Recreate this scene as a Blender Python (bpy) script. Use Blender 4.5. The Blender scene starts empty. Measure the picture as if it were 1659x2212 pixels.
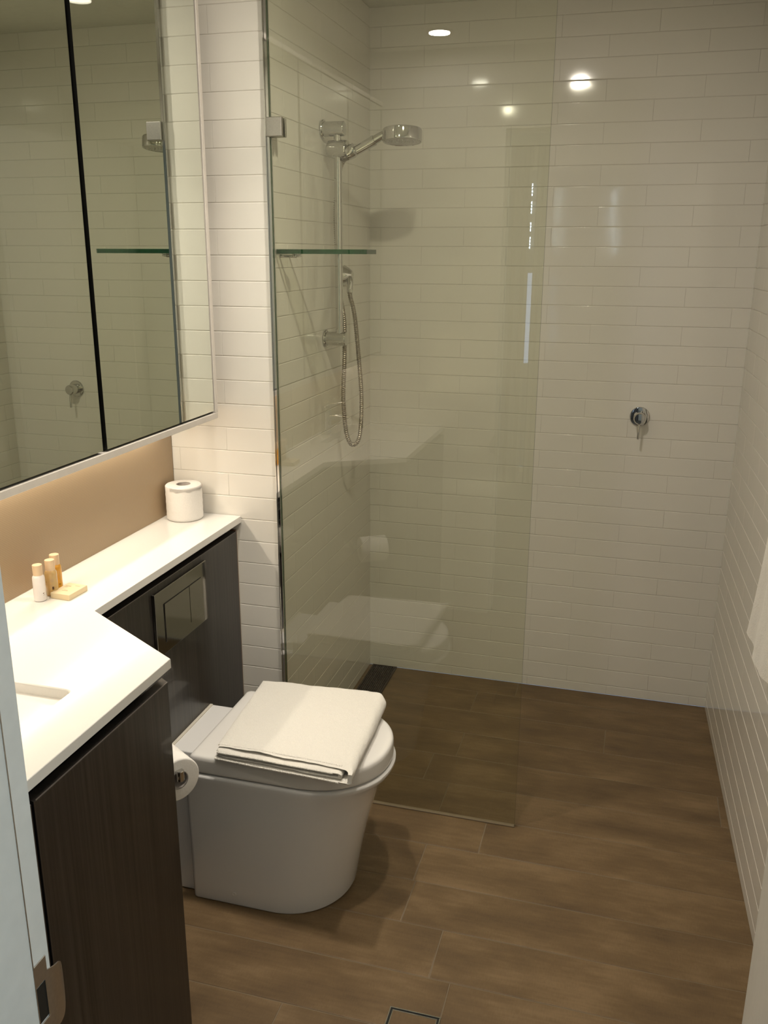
import bpy, bmesh, math, random
from mathutils import Vector, Matrix, noise as mn
random.seed(7)
S = bpy.context.scene
C = S.collection
# ------------------------------------------------------------------ camera
CX, CY, CZ = 0.9461, -3.1731, 1.6111
YAW, PITCH, ROLL, FPX = 0.2733, 0.2831, 0.0042, 1911.5
fwd = Vector((-math.sin(YAW)*math.cos(PITCH), math.cos(YAW)*math.cos(PITCH), -math.sin(PITCH)))
rt = Vector((math.cos(YAW), math.sin(YAW), 0)); up = rt.cross(fwd)
r2 = rt*math.cos(ROLL)+up*math.sin(ROLL); u2 = up*math.cos(ROLL)-rt*math.sin(ROLL)
cam_d = bpy.data.cameras.new('camera'); cam = bpy.data.objects.new('camera', cam_d); C.objects.link(cam)
cam.matrix_world = Matrix(((r2.x, u2.x, -fwd.x, CX), (r2.y, u2.y, -fwd.y, CY), (r2.z, u2.z, -fwd.z, CZ), (0, 0, 0, 1)))
cam_d.sensor_fit = 'HORIZONTAL'; cam_d.sensor_width = 36; cam_d.lens = FPX*36/1659
cam_d.clip_start = 0.02
S.camera = cam
# ------------------------------------------------------------------ world, light, exposure
S.view_settings.view_transform = 'Standard'; S.view_settings.look = 'None'
S.view_settings.exposure = 0.0; S.view_settings.gamma = 1; S.view_settings.use_curve_mapping = False
S.cycles.use_denoising = True
S.cycles.max_bounces = 14; S.cycles.transparent_max_bounces = 16; S.cycles.glossy_bounces = 8
S.cycles.sample_clamp_indirect = 6
w = bpy.data.worlds.new('world'); S.world = w; w.use_nodes = True
w.node_tree.nodes['Background'].inputs[0].default_value = (0.45, 0.62, 0.85, 1)
w.node_tree.nodes['Background'].inputs[1].default_value = 0.6
DOWN_W = 10.2          # one bathroom downlight
STRIP_W = 2.9         # led strip under the mirror cabinet
JAMB_FILL_W = 15            # daylight lamp at the added bedroom window
WARM = (1.0, 0.905, 0.775); STRIPC = (1.0, 0.89, 0.72)
def area(name, loc, rot, sx, sy, power, col, shape='RECTANGLE', spread=math.pi, parent=None):
    l = bpy.data.lights.new(name, 'AREA'); l.shape = shape; l.size = sx; l.size_y = sy
    l.energy = power; l.color = col; l.spread = spread
    o = bpy.data.objects.new(name, l); C.objects.link(o); o.location = loc; o.rotation_euler = rot
    return o
# daylight lamp, added at an unseen side window to cool the door jamb
area('jamb_fill', (2.44, -3.30, 1.45), (0, math.radians(90), 0), 1.4, 0.85, JAMB_FILL_W, (0.74, 0.92, 1.0))

# ------------------------------------------------------------------ dimensions
W0 = 1.299; SK = 0.0318; H = 2.403; G = 0.908; XL = -0.335
YD = -2.5      # door wall
def xw(y): return W0 - SK*y
# ------------------------------------------------------------------ materials
def mat(name): 
    m = bpy.data.materials.new(name); m.use_nodes = True; nt = m.node_tree
    return m, nt, nt.nodes['Principled BSDF']
def srgb(r, g, b):
    f = lambda c: (c/255/12.92) if c/255 <= 0.04045 else ((c/255+0.055)/1.055)**2.4
    return (f(r), f(g), f(b), 1)
def N(nt, t, **kw):
    n = nt.nodes.new(t)
    for k, v in kw.items():
        if k in n.inputs.keys() if isinstance(k, str) else False: n.inputs[k].default_value = v
        else: setattr(n, k, v)
    return n
def coords(nt, scale=(1, 1, 1)):
    tc = nt.nodes.new('ShaderNodeTexCoord'); mp = nt.nodes.new('ShaderNodeMapping')
    mp.inputs['Scale'].default_value = scale
    nt.links.new(tc.outputs['Object'], mp.inputs['Vector']); return mp.outputs['Vector']
def noise(nt, vec, scale, detail=3, rough=0.5):
    n = nt.nodes.new('ShaderNodeTexNoise'); n.inputs['Scale'].default_value = scale
    n.inputs['Detail'].default_value = detail; n.inputs['Roughness'].default_value = rough
    nt.links.new(vec, n.inputs['Vector']); return n.outputs['Fac']
def ramp(nt, fac, stops):
    r = nt.nodes.new('ShaderNodeValToRGB'); e = r.color_ramp.elements
    while len(e) < len(stops): e.new(0.5)
    for k, (p, c) in enumerate(stops): e[k].position = p; e[k].color = c
    nt.links.new(fac, r.inputs['Fac']); return r.outputs['Color']
def bump(nt, b, fac, strength, dist=0.001):
    n = nt.nodes.new('ShaderNodeBump'); n.inputs['Strength'].default_value = strength; n.inputs['Distance'].default_value = dist
    nt.links.new(fac, n.inputs['Height']); nt.links.new(n.outputs['Normal'], b.inputs['Normal']); return n
def plain(name, col, rough=0.5, metal=0.0, coat=0.0, nscale=40, var=0.03, bmp=0.0):
    m, nt, b = mat(name); v = coords(nt); f = noise(nt, v, nscale)
    c0 = tuple(max(0, c*(1-var)) for c in col[:3])+(1,); c1 = tuple(min(1, c*(1+var)) for c in col[:3])+(1,)
    nt.links.new(ramp(nt, f, [(0.3, c0), (0.7, c1)]), b.inputs['Base Color'])
    b.inputs['Roughness'].default_value = rough; b.inputs['Metallic'].default_value = metal
    b.inputs['Coat Weight'].default_value = coat; b.inputs['Coat Roughness'].default_value = 0.05
    if bmp: bump(nt, b, f, bmp)
    return m
def tile_mat(name, col, amp=0.10):
    m, nt, b = mat(name); v = coords(nt)
    f = noise(nt, v, 9, 1); at = nt.nodes.new('ShaderNodeAttribute'); at.attribute_name = 'tile'
    col2 = tuple(c*0.985 for c in col[:3])+(1,)
    nt.links.new(ramp(nt, at.outputs['Fac'], [(0, col), (1, col2)]), b.inputs['Base Color'])
    b.inputs['Roughness'].default_value = 0.07; b.inputs['IOR'].default_value = 1.5
    bump(nt, b, f, amp, 0.004)
    return m
M = {}
M['tile'] = tile_mat('white_glazed_tile', (0.79, 0.76, 0.70, 1))
M['grout'] = plain('wall_grout', (0.60, 0.565, 0.51), 0.7)
M['paint'] = plain('white_wall_paint', (0.75, 0.73, 0.68), 0.7, nscale=120, bmp=0.05)
M['ceil'] = plain('ceiling_paint', (0.74, 0.73, 0.66), 0.8)
M['enamel'] = plain('door_enamel', (0.74, 0.73, 0.69), 0.35)
M['cabwhite'] = plain('cabinet_white', (0.62, 0.575, 0.52), 0.35)
M['counter'] = plain('white_solid_surface', (0.78, 0.76, 0.72), 0.16, nscale=300, var=0.01)
M['ceramic'] = plain('white_ceramic', (0.78, 0.77, 0.76), 0.08, coat=0.5, nscale=5, var=0.005)
M['lid'] = plain('lid_plastic', (0.78, 0.76, 0.73), 0.14, nscale=5, var=0.005)
M['chrome'] = plain('chrome', (0.60, 0.59, 0.57), 0.05, 1.0, nscale=5, var=0.01)
M['hose'] = plain('ribbed_hose_metal', (0.36, 0.32, 0.27), 0.3, 1.0, nscale=5, var=0.01)
M['chromedark'] = plain('polished_dark_chrome', (0.30, 0.29, 0.27), 0.06, 1.0, nscale=5, var=0.01)
M['steel'] = plain('brushed_steel', (0.50, 0.48, 0.45), 0.3, 1.0, nscale=200, var=0.05)
M['black'] = plain('gap_shade_and_edge_black', (0.006, 0.006, 0.005), 0.5)  # black for edges, and in place of shade inside gaps and holes
M['silicone'] = plain('silicone_bead', (0.62, 0.58, 0.50), 0.4)
M['brown'] = plain('brown_edging', (0.11, 0.06, 0.035), 0.4)
M['paper'] = plain('tissue_paper', (0.86, 0.83, 0.79), 0.9, nscale=220, var=0.02, bmp=0.3)
M['card'] = plain('roll_cardboard', (0.55, 0.50, 0.47), 0.9)
M['cap'] = plain('bottle_cap_tan', (0.72, 0.53, 0.34), 0.45)
M['print'] = plain('label_print', (0.10, 0.045, 0.02), 0.6)
M['printgrey'] = plain('label_print_grey', (0.42, 0.30, 0.16), 0.6)
M['carton'] = plain('soap_carton', (0.73, 0.60, 0.38), 0.7)
M['whitebottle'] = plain('lotion_bottle_white', (0.83, 0.78, 0.75), 0.25)
M['carpet'] = plain('bedroom_carpet', (0.16, 0.14, 0.12), 0.95, nscale=400, var=0.3, bmp=0.4)
M['curtain'] = plain('curtain_cloth', (0.30, 0.28, 0.26), 0.9)
M['facade'] = plain('facade_render', (0.12, 0.12, 0.12), 0.8)
def amber(name, col):
    m, nt, b = mat(name); v = coords(nt); nt.links.new(ramp(nt, noise(nt, v, 60), [(0.3, col), (0.7, tuple(c*0.9 for c in col[:3])+(1,))]), b.inputs['Base Color'])
    b.inputs['Roughness'].default_value = 0.08; b.inputs['Transmission Weight'].default_value = 0.35
    b.inputs['Subsurface Weight'].default_value = 0.2; b.inputs['Subsurface Radius'].default_value = (0.01, 0.006, 0.002)
    return m
M['amber'] = amber('amber_liquid', (0.95, 0.52, 0.07, 1)); M['honey'] = amber('pale_honey_liquid', (0.80, 0.58, 0.26, 1))
def wood():
    m, nt, b = mat('wood_look_floor_tile'); tc = nt.nodes.new('ShaderNodeTexCoord')
    at = nt.nodes.new('ShaderNodeAttribute'); at.attribute_name = 'tile'
    off = nt.nodes.new('ShaderNodeVectorMath'); off.operation = 'ADD'
    sc = nt.nodes.new('ShaderNodeVectorMath'); sc.operation = 'SCALE'; sc.inputs['Scale'].default_value = 7.0
    nt.links.new(at.outputs['Color'], sc.inputs[0]); nt.links.new(tc.outputs['Object'], off.inputs[0]); nt.links.new(sc.outputs[0], off.inputs[1])
    mp = nt.nodes.new('ShaderNodeMapping'); mp.inputs['Scale'].default_value = (2.2, 22, 1); nt.links.new(off.outputs[0], mp.inputs['Vector'])
    mp2 = nt.nodes.new('ShaderNodeMapping'); mp2.inputs['Scale'].default_value = (3.0, 7, 1); nt.links.new(off.outputs[0], mp2.inputs['Vector'])
    mp3 = nt.nodes.new('ShaderNodeMapping'); mp3.inputs['Scale'].default_value = (220, 45, 1); nt.links.new(off.outputs[0], mp3.inputs['Vector'])
    a = noise(nt, mp.outputs[0], 4, 6, 0.65); c = noise(nt, mp2.outputs[0], 1.2, 3, 0.6); d = noise(nt, mp3.outputs[0], 1.5, 3, 0.6)
    mx = nt.nodes.new('ShaderNodeMath'); mx.operation = 'MULTIPLY_ADD'; mx.inputs[1].default_value = 0.36
    nt.links.new(a, mx.inputs[0]); nt.links.new(c, mx.inputs[2])
    m3 = nt.nodes.new('ShaderNodeMath'); m3.operation = 'MULTIPLY_ADD'; m3.inputs[1].default_value = 0.22
    nt.links.new(d, m3.inputs[0]); nt.links.new(mx.outputs[0], m3.inputs[2])
    colr = ramp(nt, m3.outputs[0], [(0.55, (0.105, 0.066, 0.033, 1)), (0.80, (0.160, 0.103, 0.050, 1)), (1.0, (0.220, 0.146, 0.076, 1))])
    nt.links.new(colr, b.inputs['Base Color']); b.inputs['Roughness'].default_value = 0.42; b.inputs['IOR'].default_value = 1.45
    bump(nt, b, a, 0.12, 0.001)
    return m
M['wood'] = wood(); M['fgrout'] = plain('floor_grout', (0.20, 0.155, 0.10), 0.75)
def veneer(name, axis_scale, c0, c1):
    m, nt, b = mat(name); v = coords(nt, axis_scale); f = noise(nt, v, 1.0, 5, 0.7)
    nt.links.new(ramp(nt, f, [(0.35, c0), (0.68, c1)]), b.inputs['Base Color'])
    b.inputs['Roughness'].default_value = 0.35; b.inputs['Coat Weight'].default_value = 0.3; b.inputs['Coat Roughness'].default_value = 0.04
    return m
M['veneer'] = veneer('dark_ebony_veneer', (160, 160, 1.2), (0.006, 0.0048, 0.0042, 1), (0.034, 0.027, 0.023, 1))
def backsplash():
    m, nt, b = mat('tan_fleck_backsplash'); v = coords(nt, (1, 1, 1))
    vo = nt.nodes.new('ShaderNodeTexVoronoi'); vo.inputs['Scale'].default_value = 260; vo.inputs['Randomness'].default_value = 0.0
    nt.links.new(v, vo.inputs['Vector'])
    nt.links.new(ramp(nt, vo.outputs['Distance'], [(0.28, (0.27, 0.18, 0.10, 1)), (0.42, (0.46, 0.345, 0.22, 1))]), b.inputs['Base Color'])
    b.inputs['Roughness'].default_value = 0.45
    return m
M['splash'] = backsplash()
def mirror():
    m, nt, b = mat('mirror_silver'); v = coords(nt); nt.links.new(ramp(nt, noise(nt, v, 2), [(0.3, (0.80, 0.83, 0.76, 1)), (0.7, (0.81, 0.84, 0.77, 1))]), b.inputs['Base Color'])
    b.inputs['Metallic'].default_value = 1; b.inputs['Roughness'].default_value = 0.0
    return m
M['mirror'] = mirror()
def glass(name, tint, refl=1.8):
    m = bpy.data.materials.new(name); m.use_nodes = True; nt = m.node_tree; nt.nodes.clear()
    out = nt.nodes.new('ShaderNodeOutputMaterial'); mix = nt.nodes.new('ShaderNodeMixShader'); tr = nt.nodes.new('ShaderNodeBsdfTransparent'); gl = nt.nodes.new('ShaderNodeBsdfGlossy')
    tr.inputs['Color'].default_value = tint; gl.inputs['Roughness'].default_value = 0.0; gl.inputs['Color'].default_value = (1, 1, 1, 1)
    fr = nt.nodes.new('ShaderNodeFresnel'); fr.inputs['IOR'].default_value = 1.5
    ge = nt.nodes.new('ShaderNodeNewGeometry'); inv = nt.nodes.new('ShaderNodeMath'); inv.operation = 'SUBTRACT'; inv.inputs[0].default_value = refl
    k = nt.nodes.new('ShaderNodeMath'); k.operation = 'MULTIPLY'; k.inputs[1].default_value = refl
    nt.links.new(ge.outputs['Backfacing'], k.inputs[0]); nt.links.new(k.outputs[0], inv.inputs[1])
    mu = nt.nodes.new('ShaderNodeMath'); mu.operation = 'MULTIPLY'; mu.use_clamp = True
    nt.links.new(fr.outputs[0], mu.inputs[0]); nt.links.new(inv.outputs[0], mu.inputs[1])
    nt.links.new(mu.outputs[0], mix.inputs['Fac']); nt.links.new(tr.outputs[0], mix.inputs[1]); nt.links.new(gl.outputs[0], mix.inputs[2]); nt.links.new(mix.outputs[0], out.inputs['Surface'])
    return m
M['glass'] = glass('clear_glass_green_tint', (0.955, 0.965, 0.915, 1))
M['pane'] = glass('window_glass', (0.97, 0.98, 0.98, 1))
M['glassedge'] = plain('green_glass_edge', (0.06, 0.10, 0.06), 0.15, nscale=10)
M['shelfedge'] = plain('dark_green_glass_edge', (0.004, 0.040, 0.014), 0.12, nscale=30, var=0.3)
def towel(name, col):
    m, nt, b = mat(name); v = coords(nt); f = noise(nt, v, 420, 3, 0.7); g = noise(nt, v, 60, 2)
    c1 = tuple(c*0.9 for c in col[:3])+(1,)
    nt.links.new(ramp(nt, f, [(0.3, c1), (0.65, col)]), b.inputs['Base Color'])
    ad = nt.nodes.new('ShaderNodeMath'); ad.operation = 'ADD'; nt.links.new(f, ad.inputs[0]); nt.links.new(g, ad.inputs[1])
    b.inputs['Roughness'].default_value = 1.0; b.inputs['Sheen Weight'].default_value = 0.25; bump(nt, b, ad.outputs[0], 0.7, 0.003)
    return m
M['towel'] = towel('white_terry', (0.88, 0.845, 0.775, 1))
def emis(name, col, s):
    m, nt, b = mat(name); v = coords(nt); nt.links.new(ramp(nt, noise(nt, v, 4), [(0.3, col), (0.7, tuple(min(1, c*1.03) for c in col[:3])+(1,))]), b.inputs['Emission Color'])
    b.inputs['Base Color'].default_value = (0.8, 0.8, 0.8, 1); b.inputs['Emission Strength'].default_value = s; return m
M['lamp'] = emis('lamp_lens', (1, 0.93, 0.82, 1), 60)
M['led'] = emis('led_diffuser', (1, 0.88, 0.7, 1), 6)
M['lit'] = emis('lit_window', (0.75, 0.9, 1.0, 1), 22)
M['dusk'] = emis('sky_screen_blue', (0.50, 0.66, 0.95, 1), 3.0)

# ------------------------------------------------------------------ geometry helpers
def B(): return bmesh.new()
def box(bm, a, b, bev=0.0, seg=2, mi=0):
    a = Vector(a); b = Vector(b); lo = Vector(map(min, a, b)); hi = Vector(map(max, a, b))
    r = bmesh.ops.create_cube(bm, size=1)['verts']
    for v in r: v.co = Vector(((lo[i]+hi[i])/2 + v.co[i]*(hi[i]-lo[i]) for i in range(3)))
    fs = {f for v in r for f in v.link_faces}
    for f in fs: f.material_index = mi
    if bev:
        es = list({e for v in r for e in v.link_edges})
        bmesh.ops.bevel(bm, geom=es, offset=bev, segments=seg, affect='EDGES', profile=0.5)
    return bm
def prism(bm, pts, z0, z1, bev=0.0, seg=2):
    """vertical prism over a plan outline (counter-clockwise)"""
    lo = [bm.verts.new((p[0], p[1], z0)) for p in pts]; hi = [bm.verts.new((p[0], p[1], z1)) for p in pts]
    n = len(pts); fs = [bm.faces.new(list(reversed(lo))), bm.faces.new(hi)]
    for i in range(n): fs.append(bm.faces.new((lo[i], lo[(i+1) % n], hi[(i+1) % n], hi[i])))
    if bev:
        bmesh.ops.bevel(bm, geom=list({e for f in fs[:2] for e in f.edges}), offset=bev, segments=seg, affect='EDGES', profile=0.5)
    return bm
def frame_for(d):
    d = Vector(d).normalized(); a = Vector((0, 0, 1)) if abs(d.z) < 0.9 else Vector((1, 0, 0))
    x = d.cross(a).normalized(); return d, x, d.cross(x).normalized()
def lathe(bm, base, axis, prof, seg=40, mi=0):
    """prof: list of (distance along axis, radius)"""
    d, x, y = frame_for(axis); base = Vector(base); rings = []
    for t, r in prof:
        if r < 1e-6: rings.append([bm.verts.new(base+d*t)])
        else: rings.append([bm.verts.new(base+d*t+x*r*math.cos(2*math.pi*k/seg)+y*r*math.sin(2*math.pi*k/seg)) for k in range(seg)])
    for a, b in zip(rings, rings[1:]):
        for k in range(seg):
            k2 = (k+1) % seg
            if len(a) == 1 and len(b) == 1: continue
            if len(a) == 1: f = bm.faces.new((a[0], b[k], b[k2]))
            elif len(b) == 1: f = bm.faces.new((a[k], b[0], a[k2]))
            else: f = bm.faces.new((a[k], b[k], b[k2], a[k2]))
            f.material_index = mi
    return bm
def rod(bm, p, q, r, seg=24, c=0.0012, mi=0):
    p = Vector(p); q = Vector(q); L = (q-p).length; c = min(c, r*0.5, L*0.3)
    return lathe(bm, p, q-p, [(0, 0), (0, r-c), (c, r), (L-c, r), (L, r-c), (L, 0)], seg, mi)
def catmull(pts, n=8):
    P = [Vector(p) for p in pts]; P = [P[0]*2-P[1]]+P+[P[-1]*2-P[-2]]; out = []
    for i in range(1, len(P)-2):
        for k in range(n):
            t = k/n; a, b, c, d = P[i-1], P[i], P[i+1], P[i+2]
            out.append(0.5*((2*b)+(c-a)*t+(2*a-5*b+4*c-d)*t*t+(3*b-a-3*c+d)*t**3))
    out.append(P[-2]); return out
def tube(bm, path, rad, seg=14, rib=None):
    rings = []; prevx = None; s = 0
    for i, p in enumerate(path):
        d = (path[min(i+1, len(path)-1)]-path[max(i-1, 0)]).normalized()
        if prevx is None: _, x, _y = frame_for(d)
        else: x = (prevx-d*prevx.dot(d)).normalized()
        prevx = x; y = d.cross(x)
        r = rad(i) if callable(rad) else rad
        rings.append([bm.verts.new(p+x*r*math.cos(2*math.pi*k/seg)+y*r*math.sin(2*math.pi*k/seg)) for k in range(seg)])
    for a, b in zip(rings, rings[1:]):
        for k in range(seg): bm.faces.new((a[k], a[(k+1) % seg], b[(k+1) % seg], b[k]))
    bm.faces.new(list(reversed(rings[0]))); bm.faces.new(rings[-1]); return bm
def finish(bm, name, mats, smooth=35):
    bmesh.ops.recalc_face_normals(bm, faces=bm.faces)
    me = bpy.data.meshes.new(name); bm.to_mesh(me); bm.free()
    for m in (mats if isinstance(mats, list) else [mats]): me.materials.append(m)
    if smooth:
        for p in me.polygons: p.use_smooth = True
        me.set_sharp_from_angle(angle=math.radians(smooth))
    return me
WL = {}
def obj(name, bm, mats, parent=None, loc=None, smooth=35, recalc=True):
    """link a bmesh in world coordinates as one object; the origin goes to its base"""
    if loc is None:
        cs = [v.co for v in bm.verts]
        loc = Vector(((min(c.x for c in cs)+max(c.x for c in cs))/2, (min(c.y for c in cs)+max(c.y for c in cs))/2, min(c.z for c in cs)))
    loc = Vector(loc)
    for v in bm.verts: v.co -= loc
    me = finish(bm, name, mats, smooth); o = bpy.data.objects.new(name, me); C.objects.link(o)
    WL[o] = loc
    if smooth:
        md = o.modifiers.new('weighted_normals', 'WEIGHTED_NORMAL'); md.keep_sharp = True; md.weight = 80
    if parent is not None: o.parent = parent; o.location = loc-WL[parent]
    else: o.location = loc
    return o
def tag(o, label=None, cat=None, group=None, kind=None):
    for k, v in (('label', label), ('category', cat), ('group', group), ('kind', kind)):
        if v: o[k] = v
    return o
def thing(name, loc, label, cat, group=None, kind=None):
    o = bpy.data.objects.new(name, None); C.objects.link(o); o.location = loc; o.empty_display_size = 0.05; WL[o] = Vector(loc)
    return tag(o, label, cat, group, kind)
def struct(name, bm, mats, label=None, parent=None, smooth=35):
    o = obj(name, bm, mats, parent, smooth=smooth)
    if parent is None: tag(o, label=label, kind='structure')
    return o

# ------------------------------------------------------------------ tiled walls
def tiles(bm, origin, ud, nd, width, z0, z1, pitch, phase, length, joint, g=0.0014, seed=1, th=0.0012, tilt=1.0, lay=None, zmin=None):
    """glazed wall tiles as bevelled pillows: u runs along the wall, nd is the room side.  Running bond."""
    rnd = random.Random(seed); ud = Vector(ud).normalized(); nd = Vector(nd).normalized(); O = Vector(origin)
    tl = bm.faces.layers.float.get('tile') or bm.faces.layers.float.new('tile')
    def P(u, z, d): return O+ud*u+Vector((0, 0, z))+nd*d
    q = [bm.verts.new(P(u, z, 0)) for u, z in ((0, z0), (width, z0), (width, z1), (0, z1))]
    f = bm.faces.new(q); f.material_index = 1
    k = math.floor((z0-phase)/pitch)
    while phase+k*pitch < z1:
        a = max(z0, phase+k*pitch+g/2); b = min(z1, phase+(k+1)*pitch-g/2)
        if b-a > 0.008:
            off = joint[k % 2]; j = math.floor((0-off)/length)
            while off+j*length < width:
                l = max(0, off+j*length+g*.3); r = min(width, off+(j+1)*length-g*.3)
                if r-l > 0.008:
                    tu, tz = rnd.uniform(-1, 1)*0.0008*tilt, rnd.uniform(-1, 1)*0.0016*tilt
                    cu, cz = (l+r)/2, (a+b)/2; rings = []
                    for ins, d in ((0, 0), (0, th-0.0009), (0.0005, th-0.0004), (0.0012, th-0.00012), (0.0022, th)):
                        rings.append([bm.verts.new(P(u, z, d+(u-cu)*tu+(z-cz)*tz if d else 0)) for u, z in
                                      ((l+ins*.22, a+ins), (r-ins*.22, a+ins), (r-ins*.22, b-ins), (l+ins*.22, b-ins))])
                    val = rnd.random()
                    for x, y in zip(rings, rings[1:]):
                        for i in range(4):
                            f = bm.faces.new((x[i], x[(i+1) % 4], y[(i+1) % 4], y[i])); f[tl] = val
                    f = bm.faces.new(rings[-1]); f[tl] = val
                j += 1
        k += 1
def tiled(name, *a, back=0.1, **k):
    bm = B(); tiles(bm, *a, **k); o = struct(name, bm, [M['tile'], M['grout']], smooth=60); return o
Pk = 0.0641; PH = 0.0363
tiled('wall_back', (0, 0, 0), (1, 0, 0), (0, -1, 0), 1.31, 0, H, Pk, PH, 0.30, (0.19, 0.34), seed=2)
tiled('wall_shower_left', (0, -G, 0), (0, 1, 0), (1, 0, 0), G, 0, H, Pk, PH, 0.30, (0.11, 0.26), seed=3, tilt=0.5)
tiled('wall_stub', (XL, -G, 0), (1, 0, 0), (0, -1, 0), -XL, 0, H, 0.0669, 0.0016, 0.30, (0.180, 0.330), seed=4)
tiled('wall_right', (xw(YD), YD, 0), (-(xw(YD)-W0), -YD, 0), (-1, -SK, 0), math.hypot(xw(YD)-W0, YD), 0, H, Pk, PH, 0.30, (0.05, 0.20), seed=5, tilt=0.25)
# the body of the tiled pier between basin and shower, the plain left wall and the door wall
bm = B(); box(bm, (XL-0.12, -G+0.002, 0), (-0.002, 0.10, H)); box(bm, (-0.01, 0.002, 0), (W0+0.25, 0.10, H)); struct('wall_back_core', bm, M['paint'], smooth=0)
bm = B(); box(bm, (XL-0.12, YD-0.1, 0), (XL, -G+0.002, H)); struct('wall_left', bm, M['paint'], smooth=0)
bm = B(); prism(bm, [(xw(YD)+0.004, YD-0.1), (xw(YD)+0.14, YD-0.1), (W0+0.14, 0.002), (W0+0.004, 0.002)], 0, H); struct('wall_right_core', bm, M['paint'], smooth=0)
JX, JR, DH = 0.375, 1.125, 2.10
bm = B(); box(bm, (-1.6, YD-0.10, 0), (JX-0.02, YD, H)); box(bm, (JR+0.02, YD-0.10, 0), (2.5, YD, H)); box(bm, (JX-0.02, YD-0.10, DH+0.02), (JR+0.02, YD, H)); struct('wall_front', bm, M['paint'], smooth=0)
bm = B(); box(bm, (-1.7, -6.6, H), (2.6, 0.1, H+0.08)); struct('ceiling', bm, M['ceil'], smooth=0)
# bedroom shell behind the camera (seen only in reflections)
bm = B(); box(bm, (-1.6, -6.6, -0.05), (2.5, YD-0.1, 0.0)); struct('floor_bedroom', bm, M['carpet'], smooth=0)
bm = B(); box(bm, (-1.7, -6.6, 0), (-1.6, YD, H)); struct('wall_bedroom_left', bm, M['paint'], smooth=0)
bm = B(); box(bm, (2.5, -6.6, 0), (2.6, -3.80, H)); box(bm, (2.5, -2.80, 0), (2.6, YD, H)); box(bm, (2.5, -3.80, 0), (2.6, -2.80, 0.7)); box(bm, (2.5, -3.80, 2.2), (2.6, -2.80, H)); struct('wall_bedroom_right', bm, M['paint'], smooth=0)
wn = thing('jamb_fill_window', (2.55, -3.3, 0.7), None, None, kind='structure')  # unseen window, added to throw cool light on the door jamb
bm = B()
for a, b in (((2.52, -3.80, 0.7), (2.58, -3.75, 2.2)), ((2.52, -2.85, 0.7), (2.58, -2.80, 2.2)), ((2.52, -3.75, 0.7), (2.58, -2.85, 0.75)), ((2.52, -3.75, 2.15), (2.58, -2.85, 2.2)), ((2.52, -3.32, 0.75), (2.58, -3.28, 2.15))): box(bm, a, b)
obj('window_frame', bm, M['enamel'], wn)
bm = B(); box(bm, (2.545, -3.75, 0.75), (2.555, -2.85, 2.15)); obj('pane', bm, M['pane'], wn)
SX = 0.205   # slot of the rear window left open between the curtains, y = -5
RY = -5.0
bm = B(); box(bm, (-1.6, RY-0.1, 0), (-0.4, RY, H)); box(bm, (0.75, RY-0.1, 0), (2.5, RY, H)); box(bm, (-0.4, RY-0.1, 2.2), (0.75, RY, H)); box(bm, (-0.4, RY-0.1, 0), (0.75, RY, 0.08))
struct('wall_bedroom_rear', bm, M['paint'], smooth=0)
wn = thing('window_2', (0.18, RY-0.05, 0.08), None, None, kind='structure')
bm = B()
for a, b in (((-0.4, RY-0.08, 0.08), (-0.36, RY-0.02, 2.2)), ((0.71, RY-0.08, 0.08), (0.75, RY-0.02, 2.2)), ((-0.36, RY-0.08, 0.08), (0.71, RY-0.02, 0.12)), ((-0.36, RY-0.08, 2.16), (0.71, RY-0.02, 2.2))): box(bm, a, b)
obj('window_frame', bm, M['enamel'], wn)
bm = B(); box(bm, (-0.36, RY-0.055, 0.12), (0.71, RY-0.045, 2.16)); obj('pane', bm, M['pane'], wn)
def curtain(x0, x1, label):
    bm = B(); n = 60; top = []
    for i in range(n+1):
        x = x0+(x1-x0)*i/n; y = RY+0.06+0.018*math.sin(i*1.1)
        top.append((bm.verts.new((x, y, 0.02)), bm.verts.new((x, y, 2.3)), bm.verts.new((x, y-0.004, 0.02)), bm.verts.new((x, y-0.004, 2.3))))
    for a, b in zip(top, top[1:]):
        bm.faces.new((a[0], b[0], b[1], a[1])); bm.faces.new((b[2], a[2], a[3], b[3])); bm.faces.new((a[1], b[1], b[3], a[3]))
    for a in (top[0], top[-1]): bm.faces.new((a[0], a[1], a[3], a[2]))
    return tag(obj('curtain', bm, M['curtain'], smooth=80), label, 'curtain', 'curtains of the bedroom window')
curtain(-0.50, 0.197, 'dark curtain left of the narrow gap mirrored in the shower glass')
curtain(0.228, 0.655, 'dark curtain right of the narrow gap mirrored in the shower glass')
curtain(0.705, 0.85, 'dark curtain strip at the right side of the bedroom window')
# the building across the street, its lit windows show through the gap
t = thing('apartment_building', (-0.3, -9.0, 0), 'dark building with lit windows mirrored in the shower glass', 'building')
bm = B(); box(bm, (-1.6, -9.4, -0.5), (1.2, -9.0, 3.2)); obj('facade', bm, M['facade'], t, smooth=0)
for r in range(4):
    z = 1.68+r*0.185
    for q in range(4):
        for c in range(13):
            if q == 3 and r == 1: continue
            bm = B(); x = -0.75+c*0.13; box(bm, (x, -9.0, z+q*0.034), (x+0.085, -8.985, z+q*0.034+0.024)); obj('window', bm, M['lit'], t, smooth=0)
bm = B(); box(bm, (-0.9, -8.99, 0.42), (0.3, -8.975, 1.42)); obj('blue_glow_panel', bm, M['dusk'], t, smooth=0)  # added glowing panel, gives the blue lower part of the mirrored stripe

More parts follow.
